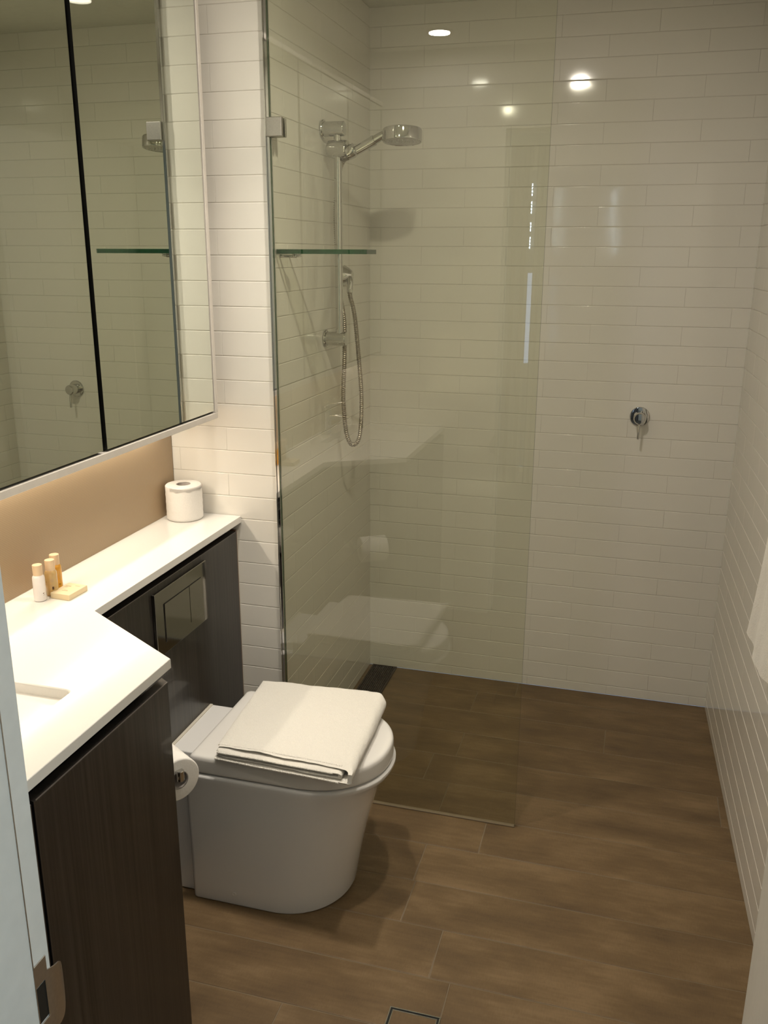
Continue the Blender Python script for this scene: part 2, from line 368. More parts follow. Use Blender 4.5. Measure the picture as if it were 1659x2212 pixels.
# ------------------------------------------------------------------ floor planks
def floor():
    bm = B(); tl = bm.faces.layers.float_color.new('tile'); rnd = random.Random(11)
    g = 0.0024; pitch = 0.1578; y_top = -0.9055
    q = [bm.verts.new(p) for p in ((-0.34, YD-0.1, -0.0012), (1.40, YD-0.1, -0.0012), (1.40, 0, -0.0012), (-0.34, 0, -0.0012))]
    f = bm.faces.new(q); f.material_index = 1
    joints = {0: .633, 1: .485, 2: .491, 3: .9+.6, 4: .65, 5: .30, 6: 1.0, 7: .5, 8: .7, 9: .4, 10: .8, -1: .485, -2: 1.30, -3: .475, -4: .95, -5: .466, -6: .609}
    L = 0.9
    for k in range(-6, 11):
        b = y_top-k*pitch-g/2; a = y_top-(k+1)*pitch+g/2; b = min(b, -0.001); a = max(a, YD-0.1)
        if b-a < 0.01: continue
        j = joints.get(k, .5); xs = [j+n*L for n in (-2, -1, 0, 1)]
        edges = [-0.34]+[x for x in xs if -0.33 < x < 1.39]+[1.40]
        for l, r in zip(edges, edges[1:]):
            l += g/2; r -= g/2; col = (rnd.random(), rnd.random(), 0, 1); rings = []
            holes = (l, r, a, b)
            for ins, d in ((0, -0.0012), (0.0004, -0.0003), (0.0012, 0.0), (0.003, 0.0)):
                rings.append([bm.verts.new((x, y, d)) for x, y in ((l+ins, a+ins), (r-ins, a+ins), (r-ins, b-ins), (l+ins, b-ins))])
            for x, y in zip(rings, rings[1:]):
                for i in range(4): f = bm.faces.new((x[i], x[(i+1) % 4], y[(i+1) % 4], y[i])); f[tl] = col
            f = bm.faces.new(rings[-1]); f[tl] = col
    o = struct('floor', bm, [M['wood'], M['fgrout']], smooth=60)
floor()
# shower channel drain
t = thing('shower_drain', (0.066, -0.45, 0.0), 'dark slotted strip drain along the shower floor corner', 'drain')
bm = B(); box(bm, (0.016, -0.895, 0.0005), (0.116, -0.006, 0.0022)); obj('drain_tray', bm, M['black'], t, smooth=0)
bm = B()
for i in range(13): x = 0.020+i*0.0075; box(bm, (x, -0.890, 0.0022), (x+0.0030, -0.012, 0.006))
for i in range(30): y = -0.88+i*0.03; box(bm, (0.018, y, 0.0022), (0.114, y+0.0025, 0.0050))
box(bm, (0.0165, -0.893, 0.0022), (0.0185, -0.008, 0.0065)); box(bm, (0.1135, -0.893, 0.0022), (0.1155, -0.008, 0.0065))
obj('grate', bm, plain('drain_grate_bronze', (0.10, 0.075, 0.065), 0.45, 0.7), t, smooth=0)
# square tile-insert floor waste near the door
t = thing('floor_waste', (0.5935, -1.697, 0.0), 'square chrome framed floor drain with a tile insert', 'drain')
bm = B()
def ringbox(bm, x0, x1, y0, y1, wd, z0, z1, bev=0.0004):
    box(bm, (x0, y0, z0), (x1, y0+wd, z1), bev, 1); box(bm, (x0, y1-wd, z0), (x1, y1, z1), bev, 1); box(bm, (x0, y0+wd, z0), (x0+wd, y1-wd, z1), bev, 1); box(bm, (x1-wd, y0+wd, z0), (x1, y1-wd, z1), bev, 1)
ringbox(bm, .536, .651, -1.755, -1.640, .0028, 0, .0035); obj('rim', bm, M['chrome'], t)
bm = B(); ringbox(bm, .5388, .6482, -1.7522, -1.6428, .0042, 0.0003, .0012); obj('gap', bm, M['black'], t, smooth=0)
bm = B(); ringbox(bm, .543, .644, -1.748, -1.647, .0020, 0, .0032); obj('inner_rim', bm, M['chrome'], t)
bm = B(); tl = bm.faces.layers.float_color.new('tile'); box(bm, (.545, -1.746, 0), (.642, -1.649, .0024))
obj('tile_insert', bm, M['wood'], t, smooth=0)

# ------------------------------------------------------------------ door frame with strike plate, door leaf
fr = thing('trim_1', (JX, YD, 0), None, None, kind='structure')
bm = B()
box(bm, (JX-0.02, YD-0.105, 0), (JX, YD, DH), 0.001, 1); box(bm, (JR, YD-0.105, 0), (JR+0.02, YD, DH), 0.001, 1); box(bm, (JX-0.02, YD-0.105, DH), (JR+0.02, YD, DH+0.02), 0.001, 1)
obj('jamb', bm, M['enamel'], fr)
bm = B(); box(bm, (JX, YD-0.105, 0), (JX+0.010, YD-0.038, DH), 0.0012, 1); box(bm, (JR-0.010, YD-0.105, 0), (JR, YD-0.038, DH), 0.0012, 1); box(bm, (JX, YD-0.105, DH-0.01), (JR, YD-0.038, DH), 0.001, 1)
obj('door_stop', bm, M['enamel'], fr)
bm = B(); box(bm, (JX+0.0085, YD-0.0392, 0), (JX+0.0104, YD-0.0376, DH)); obj('stop_shadow_line', bm, M['steel'], fr, smooth=0)  # thin grey strip draws the shadow line at the stop's edge
sp = thing('strike_plate', (JX, YD-0.018, 0.80), None, None); sp.parent = fr; sp.location = Vector((JX, YD-0.018, 0.80))-WL[fr]
bm = B(); x0 = JX; x1 = JX+0.0015
box(bm, (x0, -2.535, 0.845), (x1, -2.5075, 0.873), .0003, 1); box(bm, (x0, -2.535, 0.752), (x1, -2.5075, 0.795), .0003, 1); box(bm, (x0, -2.5125, 0.795), (x1, -2.5075, 0.845)); box(bm, (x0, -2.535, 0.795), (x1, -2.5325, 0.845))
obj('plate', bm, M['steel'], sp)
bm = B(); box(bm, (x0-0.0005, -2.5325, 0.797), (x0+0.0006, -2.5125, 0.843)); obj('latch_hole', bm, M['black'], sp, smooth=0)
# curved tongue that guides the latch
bm = B(); cols = []
nU, nV = 14, 16
for i in range(nU+1):
    a = i/nU; y = -2.510+0.046*a; x = JX+0.0015+0.0015*math.sin(a*math.pi)-0.016*a*a
    half = (0.043-0.010*a)*math.sqrt(max(0.02, 1-(max(0, a-0.45)/0.55)**2.4)); row = []
    for j in range(nV+1):
        z = 0.812-0.012*a+half*(2*j/nV-1); row.append((bm.verts.new((x, y, z)), bm.verts.new((x-0.0016, y-0.0006, z))))
    cols.append(row)
for i in range(nU):
    for j in range(nV):
        a, b, c, d = cols[i][j], cols[i+1][j], cols[i+1][j+1], cols[i][j+1]
        bm.faces.new((a[0], b[0], c[0], d[0])); bm.faces.new((a[1], d[1], c[1], b[1]))
for i in range(nU):
    for j in (0, nV): a, b = cols[i][j], cols[i+1][j]; bm.faces.new((a[0], b[0], b[1], a[1]))
for j in range(nV): a, b = cols[nU][j], cols[nU][j+1]; bm.faces.new((a[0], b[0], b[1], a[1]))
obj('lip', bm, M['steel'], sp, smooth=50)
dr = thing('door_1', (JR, YD, 0), None, None, kind='structure')
e0 = Vector((1.223, -1.79, 0)); e1 = Vector((1.119, -2.49, 0)); dn = (e0-e1).normalized(); dp = Vector((dn.y, -dn.x, 0))*0.036
bm = B(); prism(bm, [tuple(p[:2]) for p in (e1, e1+dp, e0+dp, e0)], 0.008, DH-0.012, 0.002, 2); obj('door_leaf', bm, M['enamel'], dr)
bm = B(); hc = e0-dn*0.06
rod(bm, hc+dp+Vector((0, 0, 1.0)), hc+dp*1.2+Vector((0, 0, 1.0)), 0.026); rod(bm, hc+dp*1.2+Vector((0, 0, 1.0)), hc+dp*2.1+Vector((0, 0, 1.0)), 0.009); rod(bm, hc+dp*2.0+Vector((0, 0, 1.0))+dn*0.01, hc+dp*2.0+Vector((0, 0, 1.0))-dn*0.11, 0.008)
obj('door_handle', bm, M['steel'], dr)

# ------------------------------------------------------------------ shower screen
t = thing('shower_screen', (0.36, -G-0.006, 0.0), 'frameless clear glass shower panel standing between basin area and shower', 'shower screen')
bm = B(); box(bm, (0.008, -G-0.011, 0.001), (0.7144, -G-0.001, 2.30))
for f in bm.faces:
    if abs(f.normal.y) < 0.5: f.material_index = 1
obj('glass_panel', bm, [M['glass'], M['glassedge']], t, smooth=0)
bm = B(); box(bm, (-0.001, -G-0.0175, 0.0), (0.0015, -G+0.004, H-0.01), .0004, 1); box(bm, (0.0015, -G-0.0145, 0.0), (0.009, -G-0.0118, H-0.01), .0004, 1); box(bm, (0.0015, -G-0.0002, 0.0), (0.009, -G+0.003, H-0.01), .0004, 1)
obj('wall_channel', bm, M['chrome'], t)
bm = B(); box(bm, (0.008, -G-0.0125, 0.0), (0.7150, -G+0.0004, 0.0040), .0006, 1); obj('silicone_bead', bm, M['fgrout'], t)
# glass clip at the wall edge
t = thing('glass_clip', (0.026, -G-0.02, 1.896), 'square brushed metal clip holding the glass panel to the wall', 'clip')
bm = B(); box(bm, (0.0045, -G-0.026, 1.896), (0.0475, -G-0.0125, 1.942), .0022, 3); obj('front_plate', bm, M['steel'], t)
bm = B(); box(bm, (0.0045, -G, 1.896), (0.0475, -G+0.009, 1.942), .0018, 3); obj('back_plate', bm, M['steel'], t)
# glass shelf
t = thing('glass_shelf', (0.13, -0.84, 1.612), 'small green edged glass shelf inside the shower behind the panel', 'shelf')
bm = B(); prism(bm, [(0.004, -0.800), (0.004, -0.885), (0.016, -0.893), (0.250, -0.893), (0.256, -0.887), (0.256, -0.800)], 1.6115, 1.6240, 0.0005, 1)
for f in bm.faces:
    if abs(f.normal.z) < 0.7: f.material_index = 1
obj('shelf_glass', bm, [M['glass'], M['shelfedge']], t, smooth=20)
for x in (0.052,):
    bm = B(); lathe(bm, (x, -0.86, 1.604), (0, 0, 1), [(0, 0), (0, .011), (.0015, .0125), (.004, .0125), (.005, .010), (.0065, .0125), (.0085, .0125), (.0085, 0)]); rod(bm, (0.003, -0.86, 1.606), (x, -0.86, 1.606), 0.0045); obj('bracket', bm, M['chrome'], t)

# ------------------------------------------------------------------ shower rail, handset, hose
RX, RYY = 0.050, -0.50
def flange_bracket(bm, z):
    lathe(bm, (0.0028, RYY, z), (1, 0, 0), [(0, 0), (0, .0255), (.0035, .0270), (.0065, .0262), (.0075, .0215), (.0090, .0212), (.066, .0212), (.0690, .0200), (.0700, .0180), (.0700, 0)], 44)
t = thing('shower_rail', (RX, RYY, 1.357), 'chrome vertical shower rail on the left tiled wall', 'shower rail')
bm = B(); rod(bm, (RX, RYY, 1.340), (RX, RYY, 1.985-0.02), 0.0120, 28); obj('pole', bm, M['chrome'], t)
for z in (1.966, 1.357): bm = B(); flange_bracket(bm, z); obj('wall_bracket', bm, M['chrome'], t)
bm = B(); lathe(bm, (RX-0.032, RYY+0.004, 1.912), (1, -.05, -.05), [(0, 0), (0, .019), (.004, .0235), (.030, .026), (.056, .026), (.062, .024), (.064, 0)], 36)
box(bm, (RX-0.014, RYY-0.012, 1.885), (RX+0.004, RYY+0.012, 1.897), .002, 2)
sl = obj('slider', bm, M['chrome'], t)
bm = B(); lathe(bm, (RX+0.030, RYY-0.004, 1.896), (0.85, 0, 0.42), [(0, 0), (0, .017), (.003, .020), (.020, .021), (.028, .018), (.028, .0)], 32); obj('holder_cup', bm, M['chrome'], sl)
t = thing('hand_shower', (0.21, RYY, 1.90), 'round chrome hand shower head held at top of the rail', 'shower head')
hb = Vector((RX+0.034, RYY, 1.893)); he = Vector((0.190, RYY, 1.945))
bm = B(); d = he-hb; L = d.length
lathe(bm, hb, d, [(0, 0), (0, .011), (.008, .0130), (L*.72, .0150), (L*.75, .0150), (L*.76, .0125), (L+.01, .0115), (L+.01, 0)], 28); obj('handle', bm, M['chrome'], t)
bm = B(); hc = Vector((0.247, RYY, 1.925)); ax = Vector((-0.02, 0.10, 1)).normalized()
lathe(bm, hc, ax, [(0.0022, 0.052), (0, .054), (0, .0570), (.002, .0580), (.030, .0580), (.0340, .0560), (.0360, .045), (.0370, .0)], 56); obj('head', bm, M['chrome'], t)
bm = B(); lathe(bm, hc, ax, [(0.0010, 0), (0.0010, .0520)], 48)
for rr, nn in ((.010, 6), (.021, 12), (.032, 18), (.042, 24)):
    for i in range(nn): a = 2*math.pi*i/nn; lathe(bm, hc+Vector((rr*math.cos(a), rr*math.sin(a), 0.001)), -ax, [(0, .0016), (.0024, .0012), (.0024, 0)], 8)
obj('spray_face', bm, M['steel'], t)
t = thing('water_outlet', (0.01, -0.30, 1.50), 'chrome wall elbow where the shower hose is fed', 'outlet')
bm = B(); lathe(bm, (0.0028, -0.31, 1.545), (1, 0, 0), [(0, 0), (0, .032), (.003, .0325), (.007, .030), (.022, .020), (.030, .014), (.032, .0)], 36); obj('cover_plate', bm, M['chrome'], t)
bm = B(); tube(bm, catmull([(0.012, -.31, 1.545), (.024, -.318, 1.540), (.030, -.325, 1.525), (.030, -.33, 1.500)], 6), .0105, 16); rod(bm, (.030, -.33, 1.490), (.030, -.33, 1.506), .0100, 6); obj('elbow', bm, M['chrome'], t)
hp = [hb+Vector((0.004, 0, -0.004)), (RX+0.012, RYY+0.014, 1.878), (RX-0.004, RYY+0.022, 1.84), (RX-0.016, RYY+0.026, 1.75), (RX-0.014, RYY+0.026, 1.62), (RX-0.006, RYY+0.026, 1.50),
      (RX+0.006, RYY+0.027, 1.42), (RX+0.008, RYY+0.0265, 1.357), (RX+0.006, RYY+0.028, 1.28), (RX-0.001, RYY+0.035, 1.17), (RX+0.002, RYY+0.045, 1.07), (RX+0.012, RYY+0.05, 1.022), (RX+0.024, RYY+0.06, 1.008),
      (RX+0.038, RYY+0.07, 1.022), (RX+0.044, RYY+0.08, 1.07), (RX+0.040, RYY+0.10, 1.17), (RX+0.024, RYY+0.12, 1.30), (RX+0.002, RYY+0.15, 1.42), (0.032, -.335, 1.482), (.030, -.33, 1.495)]
path = catmull(hp, 30)
# resample evenly so that the ribs are even
L = [0]
for a, b in zip(path, path[1:]): L.append(L[-1]+(b-a).length)
step = 0.0016; res = []; k = 0; s = 0
while s < L[-1]:
    while L[k+1] < s: k += 1
    f = (s-L[k])/(L[k+1]-L[k]); res.append(path[k].lerp(path[k+1], f)); s += step
bm = B(); tube(bm, res, lambda i: 0.0076 if i % 4 in (0, 1) else 0.0062, 12)
tag(obj('shower_hose', bm, M['hose'], smooth=60), 'ribbed metal shower hose hanging in a long loop below the rail', 'hose')
# mixer on the back wall
t = thing('shower_mixer', (0.978, -0.01, 1.075), 'round chrome shower mixer with lever on the back tiled wall', 'mixer tap')
bm = B(); lathe(bm, (0.978, -0.0028, 1.075), (0, -1, 0), [(0, 0), (0, .0335), (.003, .0338), (.0055, .0322), (.0065, .024), (.0065, 0)], 56); obj('wall_flange', bm, M['chrome'], t)
bm = B(); lathe(bm, (0.978, -0.009, 1.075), (0, -1, 0), [(0, 0), (0, .0205), (.040, .0205), (.044, .0195), (.047, .0165), (.048, 0)], 48); obj('knob', bm, M['chrome'], t)
bm = B(); tube(bm, catmull([(0.978, -0.045, 1.066), (0.978, -0.050, 1.040), (0.978, -0.052, 1.004)], 8), lambda i: 0.0042, 14); obj('lever', bm, M['chrome'], t)

# ------------------------------------------------------------------ vanity: cabinet, worktop, basin, tap
HC = 0.88
VC = (0.138, -1.822)     # front corner of the cabinet
diag = Vector((-0.118-0.145, -1.653+1.818, 0)).normalized()
t = thing('vanity_cabinet', (-0.08, -2.2, 0), 'dark woodgrain vanity cabinet under the white basin worktop', 'cabinet')
bm = B(); prism(bm, [(XL+.001, YD+.001), (0.124, YD+.001), (0.124, -1.842), (-0.135, -1.680), (XL+.001, -1.680)], 0.0, 0.800, 0.001, 1); obj('carcass', bm, M['veneer'], t)
bm = B(); prism(bm, [(0.127, -2.222), (0.1485, -2.226), (0.1485, -1.830), (0.129, -1.818)], 0.004, 0.838, 0.0012, 2); obj('door', bm, M['veneer'], t)
bm = B(); prism(bm, [(0.127, YD+0.004), (0.1485, YD+0.004), (0.1485, -2.232), (0.127, -2.228)], 0.004, 0.838, 0.0012, 2); obj('door', bm, M['veneer'], t)
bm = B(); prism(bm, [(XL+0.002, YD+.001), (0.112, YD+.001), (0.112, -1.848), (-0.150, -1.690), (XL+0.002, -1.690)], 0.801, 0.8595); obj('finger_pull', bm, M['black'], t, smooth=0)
bm = B(); box(bm, (0.1476, -2.221, 0.8366), (0.1490, -1.831, 0.8384)); obj('arris_highlight', bm, plain('grey_arris_highlight', (0.16, 0.14, 0.13), 0.3), t, smooth=0)  # paler strip stands in for the highlight on the door's top arris
bm = B(); box(bm, (0.1476, -2.495, 0.8366), (0.1490, -2.233, 0.8384)); obj('arris_highlight', bm, plain('grey_arris_highlight', (0.16, 0.14, 0.13), 0.3), t, smooth=0)  # same painted highlight on the second door
# dark service panel behind the toilet
t = thing('cistern_panel', (-0.14, -1.3, 0), 'tall dark woodgrain boxed panel behind the toilet', 'panel')
bm = B(); box(bm, (-0.150, -1.672, 0), (-0.128, -G-0.022, 0.838), 0.0012, 1); obj('board', bm, M['veneer'], t)
bm = B(); box(bm, (-0.1288, -1.655, 0.8368), (-0.1277, -G-0.022, 0.8384)); obj('arris_highlight', bm, plain('grey_arris_highlight', (0.13, 0.115, 0.105), 0.3), t, smooth=0)  # highlight along the board's top arris, put in as a paler strip
bm = B(); box(bm, (-0.148, -G-0.021, 0), (-0.131, -G-0.012, 0.841), 0.0005, 1); obj('edge_strip', bm, M['brown'], t)
bm = B(); box(bm, (-0.146, -G-0.0115, 0), (-0.134, -G-0.003, 0.838)); obj('silicone_bead', bm, M['silicone'], t)
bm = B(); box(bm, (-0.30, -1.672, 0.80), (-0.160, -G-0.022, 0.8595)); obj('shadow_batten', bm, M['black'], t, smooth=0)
# worktop with rectangular basin recess
BX0, BX1, BY0, BY1, BZ = -0.255, 0.050, -2.405, -1.976, 0.775
def rrect(x0, x1, y0, y1, r, n=6):
    pts = []
    for cx, cy, a0 in ((x1-r, y0+r, -90), (x1-r, y1-r, 0), (x0+r, y1-r, 90), (x0+r, y0+r, 180)):
        for i in range(n+1): a = math.radians(a0+90*i/n); pts.append((cx+r*math.cos(a), cy+r*math.sin(a)))
    return pts
t = thing('worktop', (-0.1, -1.7, 0.86), 'white solid worktop with ledge running behind the toilet', 'worktop')
def worktop():
    bm = B(); z1 = HC; z0 = HC-0.02
    outer = [(XL, YD), (0.148, YD), (0.148, -1.818), (-0.122, -1.653), (-0.122, -G-0.0035), (XL, -G-0.0035)]
    hole = rrect(BX0, BX1, BY0, BY1, 0.012)
    ov = [bm.verts.new((x, y, z1)) for x, y in outer]; hv = [bm.verts.new((x, y, z1)) for x, y in hole]
    eo = [bm.edges.new((ov[i], ov[(i+1) % len(ov)])) for i in range(len(ov))]; eh = [bm.edges.new((hv[i], hv[(i+1) % len(hv)])) for i in range(len(hv))]
    bmesh.ops.triangle_fill(bm, use_beauty=True, use_dissolve=False, edges=eo+eh)
    for f in bm.faces:
        if f.normal.z < 0: f.normal_flip()
    # soft front edge
    ring = ov
    prev = ov; n = len(outer)
    cen = outer
    def off(i, d):
        a = Vector(outer[i-1]); b = Vector(outer[i]); c = Vector(outer[(i+1) % n])
        n1 = Vector(((b-a).y, -(b-a).x)).normalized(); n2 = Vector(((c-b).y, -(c-b).x)).normalized(); m = (n1+n2); m = m/m.dot(n1)
        return b+m*d
    for d, z in ((0.0012, z1-0.0004), (0.0020, z1-0.0016), (0.0020, z0+0.001), (0.0010, z0)):
        nw = []
        for i in range(n):
            p = off(i, d) if i in (1, 2, 3, 4) else Vector(outer[i]); nw.append(bm.verts.new((min(p.x, 9), max(YD, min(p.y, -G-0.0035)), z)))
        for i in range(n): bm.faces.new((prev[i], prev[(i+1) % n], nw[(i+1) % n], nw[i]))
        prev = nw
    bm.faces.new(list(reversed(prev)))
    return bm, hole
bm, hole = worktop(); obj('slab', bm, M['counter'], t, smooth=40)
bm = B(); z = HC; prev = None
for ins, z in ((0, HC), (0.0015, HC-0.001), (0.003, HC-0.004), (0.006, BZ+0.02), (0.012, BZ+0.006), (0.025, BZ), (0.10, BZ-0.004)):
    pts = rrect(BX0+ins, BX1-ins, BY0+ins, BY1-ins, 0.012+ins*0.6); nw = [bm.verts.new((x, y, z)) for x, y in pts]
    if prev: 
        for i in range(len(pts)): bm.faces.new((prev[i], prev[(i+1) % len(pts)], nw[(i+1) % len(pts)], nw[i]))
    prev = nw
bm.faces.new(prev); obj('basin', bm, M['counter'], t, smooth=50)
bm = B(); lathe(bm, (-0.10, -2.19, BZ-0.004), (0, 0, 1), [(0, .024), (.002, .024), (.003, .021), (.0045, .018), (.005, 0)], 32); obj('basin_waste', bm, M['chrome'], t)
t = thing('basin_tap', (-0.285, -2.15, HC), 'chrome basin tap mirrored faintly in the shower glass', 'tap')
bm = B(); lathe(bm, (-0.285, -2.15, HC), (0, 0, 1), [(0, 0), (0, .026), (.004, .026), (.006, .021), (.085, .021), (.088, .0215), (.118, .0215), (.122, .018), (.123, 0)], 36); obj('body', bm, M['chrome'], t)
bm = B(); tube(bm, catmull([(-0.28, -2.15, .955), (-0.20, -2.15, .957), (-0.155, -2.15, .952), (-0.135, -2.15, .935), (-0.131, -2.15, .915)], 8), .0105, 18); obj('spout', bm, M['chrome'], t)
bm = B(); tube(bm, catmull([(-0.285, -2.15, 1.004), (-0.24, -2.15, 1.012), (-0.19, -2.15, 1.022)], 6), .004, 12); obj('lever', bm, M['chrome'], t)

# ------------------------------------------------------------------ mirror cabinet with led strip
MX = -0.1424; CB = 1.180; CT = 2.215; CE = -0.986
# backsplash
bm = B(); box(bm, (XL+0.0005, YD+0.002, HC+0.0003), (XL+0.006, -G-0.004, CB-0.0005), .0004, 1); tag(obj('backsplash', bm, M['splash']), 'tan flecked splashback panel between worktop and mirror cabinet', 'splashback')
t = thing('mirror_cabinet', (-0.24, -1.75, CB), 'white framed wall cabinet with tall mirror doors above the worktop', 'cabinet')
bm = B(); box(bm, (XL, YD+0.003, CB), (MX-0.0225, CE, CT), .001, 1); obj('carcass', bm, M['cabwhite'], t)
bm = B(); fx0, fx1 = MX-0.022, MX+0.003
box(bm, (fx0, YD+0.003, CB), (fx1, CE, CB+0.016), .001, 1); box(bm, (fx0, CE-0.014, CB+0.016), (fx1, CE, CT), .001, 1); box(bm, (fx0, YD+0.003, CT-0.016), (fx1, CE-0.014, CT), .001, 1)
obj('face_frame', bm, M['cabwhite'], t)
bm = B(); box(bm, (fx0-0.001, YD+0.004, CB+0.016), (fx0+0.006, CE-0.014, CT-0.016)); obj('shadow_gap', bm, M['black'], t, smooth=0)
for y0, y1 in ((-1.5200, -1.0045), (-2.028, -1.5370), (YD+0.006, -2.040)):
    bm = B(); box(bm, (MX-0.014, y0, CB+0.0215), (MX, y1, CT-0.02))
    for f in bm.faces:
        if f.normal.x < 0.5: f.material_index = 1
    obj('mirror_door', bm, [M['mirror'], M['black']], t, smooth=0)
t = thing('led_strip', (-0.318, -1.75, CB-0.008), 'warm light strip under the mirror cabinet', 'light')
bm = B(); box(bm, (-0.328, YD+0.02, CB-0.0075), (-0.308, CE-0.004, CB-0.0005), .001, 1); obj('housing', bm, M['steel'], t)
bm = B(); box(bm, (-0.325, YD+0.022, CB-0.0095), (-0.311, CE-0.006, CB-0.0075)); obj('diffuser', bm, M['led'], t)
area('led_light', (-0.318, (YD+CE)/2, CB-0.011), (0, 0, 0), 0.010, -(YD-CE)-0.03, STRIP_W, STRIPC)

# ------------------------------------------------------------------ downlights
def downlight(x, y, label, power, beam=178):
    t = thing('downlight', (x, y, H-0.006), label, 'light', 'ceiling downlights')
    bm = B(); lathe(bm, (x, y, H), (0, 0, -1), [(-0.001, .048), (0.0, .052), (.003, .052), (.005, .047), (.004, .040), (-0.001, .040)], 40); obj('bezel', bm, M['cabwhite'], t)
    bm = B(); lathe(bm, (x, y, H), (0, 0, -1), [(-0.0005, .040), (.0015, .040), (.0025, .0)], 40); obj('lens', bm, M['lamp'], t)
    area('downlight_beam', (x, y, H-0.007), (0, 0, 0), 0.078, 0.078, power, WARM, 'DISK', math.radians(beam))
downlight(0.596, -1.492, 'ceiling downlight mirrored brightest in the tiles right of the glass', DOWN_W)
downlight(0.135, -1.40, 'ceiling downlight over the toilet mirrored faintly through the glass', DOWN_W*0.30, 85)
downlight(0.156, -2.216, 'ceiling downlight over the basin mirrored as an oval in the glass', DOWN_W*0.22)

# ------------------------------------------------------------------ flush plate
PX = -0.128
t = thing('flush_plate', (PX, -1.28, 0.655), 'polished rectangular toilet flush plate on the dark panel', 'flush plate')
bm = B(); box(bm, (PX, -1.412, 0.655), (PX+0.0085, -1.142, 0.822), .002, 3); obj('plate', bm, M['chromedark'], t)
bm = B(); box(bm, (PX+0.0082, -1.373, 0.683), (PX+0.0089, -1.175, 0.786)); obj('button_gap', bm, M['black'], t, smooth=0)
bm = B(); box(bm, (PX+0.0085, -1.3715, 0.6845), (PX+0.0110, -1.2455, 0.7845), .0006, 2); obj('button', bm, M['chromedark'], t)
bm = B(); box(bm, (PX+0.0085, -1.2435, 0.6845), (PX+0.0110, -1.1765, 0.7845), .0006, 2); obj('button', bm, M['chromedark'], t)

# ------------------------------------------------------------------ toilet
TC = -1.268
def dshape(xb, xs, xf, hw, rb=0.012, n=26, p=2.15):
    """D outline: square back at xb, straight sides to xs, rounded front at xf"""
    pts = []
    for i in range(4): a = math.radians(180+90*i/3); pts.append((xb+rb+rb*math.cos(a), TC-hw+rb+rb*math.sin(a)))
    for i in range(6): pts.append((xb+rb+(xs-xb-rb)*(i+1)/7, TC-hw))
    for i in range(2*n+1):
        a = -math.pi/2+math.pi*i/(2*n); c, s = math.cos(a), math.sin(a)
        pts.append((xs+(xf-xs)*abs(c)**(2/p), TC+hw*math.copysign(abs(s)**(2/p), s)))
    for i in range(6): pts.append((xs-(xs-xb-rb)*(i+1)/7, TC+hw))
    for i in range(4): a = math.radians(90+90*i/3); pts.append((xb+rb+rb*math.cos(a), TC+hw-rb+rb*math.sin(a)))
    return pts
def loft(bm, rings, cap0=True, cap1=True):
    prev = None; first = None
    for pts, z in rings:
        nw = [bm.verts.new((x, y, z)) for x, y in pts]
        if prev:
            for i in range(len(pts)): bm.faces.new((prev[i], prev[(i+1) % len(pts)], nw[(i+1) % len(pts)], nw[i]))
        else: first = nw
        prev = nw
    if cap0: bm.faces.new(list(reversed(first)))
    if cap1: bm.faces.new(prev)
t = thing('toilet', (0.1, TC, 0), 'white back-to-wall toilet with closed lid', 'toilet')
bm = B(); rings = []
for z, xf, hw, xs in ((0.0, .330, .170, .16), (0.004, .334, .173, .16), (0.05, .340, .174, .165), (0.12, .353, .175, .175), (0.20, .370, .1765, .19), (0.28, .392, .178, .205), (0.335, .412, .180, .22), (0.358, .436, .1825, .225), (0.3675, .440, .1832, .225), (0.3720, .439, .182, .224), (0.3745, .434, .178, .222), (0.3750, .420, .168, .22)):
    rings.append((dshape(-0.052, xs, xf, hw), z))
loft(bm, rings); obj('bowl', bm, M['ceramic'], t, smooth=50)
bm = B(); box(bm, (-0.1275, TC-0.150, 0), (-0.05, TC+0.150, 0.366), .006, 3); box(bm, (-0.1275, TC-0.118, 0.36), (-0.030, TC+0.125, 0.392), .004, 3); obj('rear_shelf', bm, M['ceramic'], t)
bm = B(); box(bm, (-0.1278, TC-0.116, 0.388), (-0.119, TC+0.122, 0.3955), .0015, 2); obj('silicone_bead', bm, M['silicone'], t)
bm = B(); rings = []
for z, d in ((0.3765, -0.016), (0.3790, -0.012), (0.3792, -0.002), (0.3812, 0), (0.386, 0), (0.412, 0.0), (0.4195, -0.0015), (0.4235, -0.005), (0.4252, -0.011), (0.4258, -0.022)):
    rings.append((dshape(-0.038-d, .235, .433+d, .179+d), z))
loft(bm, rings); obj('lid', bm, M['lid'], t, smooth=50)
bm = B(); lathe(bm, (0.066, TC-0.1745, 0.036), (0, -1, 0), [(0, 0), (0, .0062), (.0012, .0062), (.0018, .0050), (.0012, .0028), (.0010, 0)], 20); obj('fixing_cap', bm, M['lid'], t)

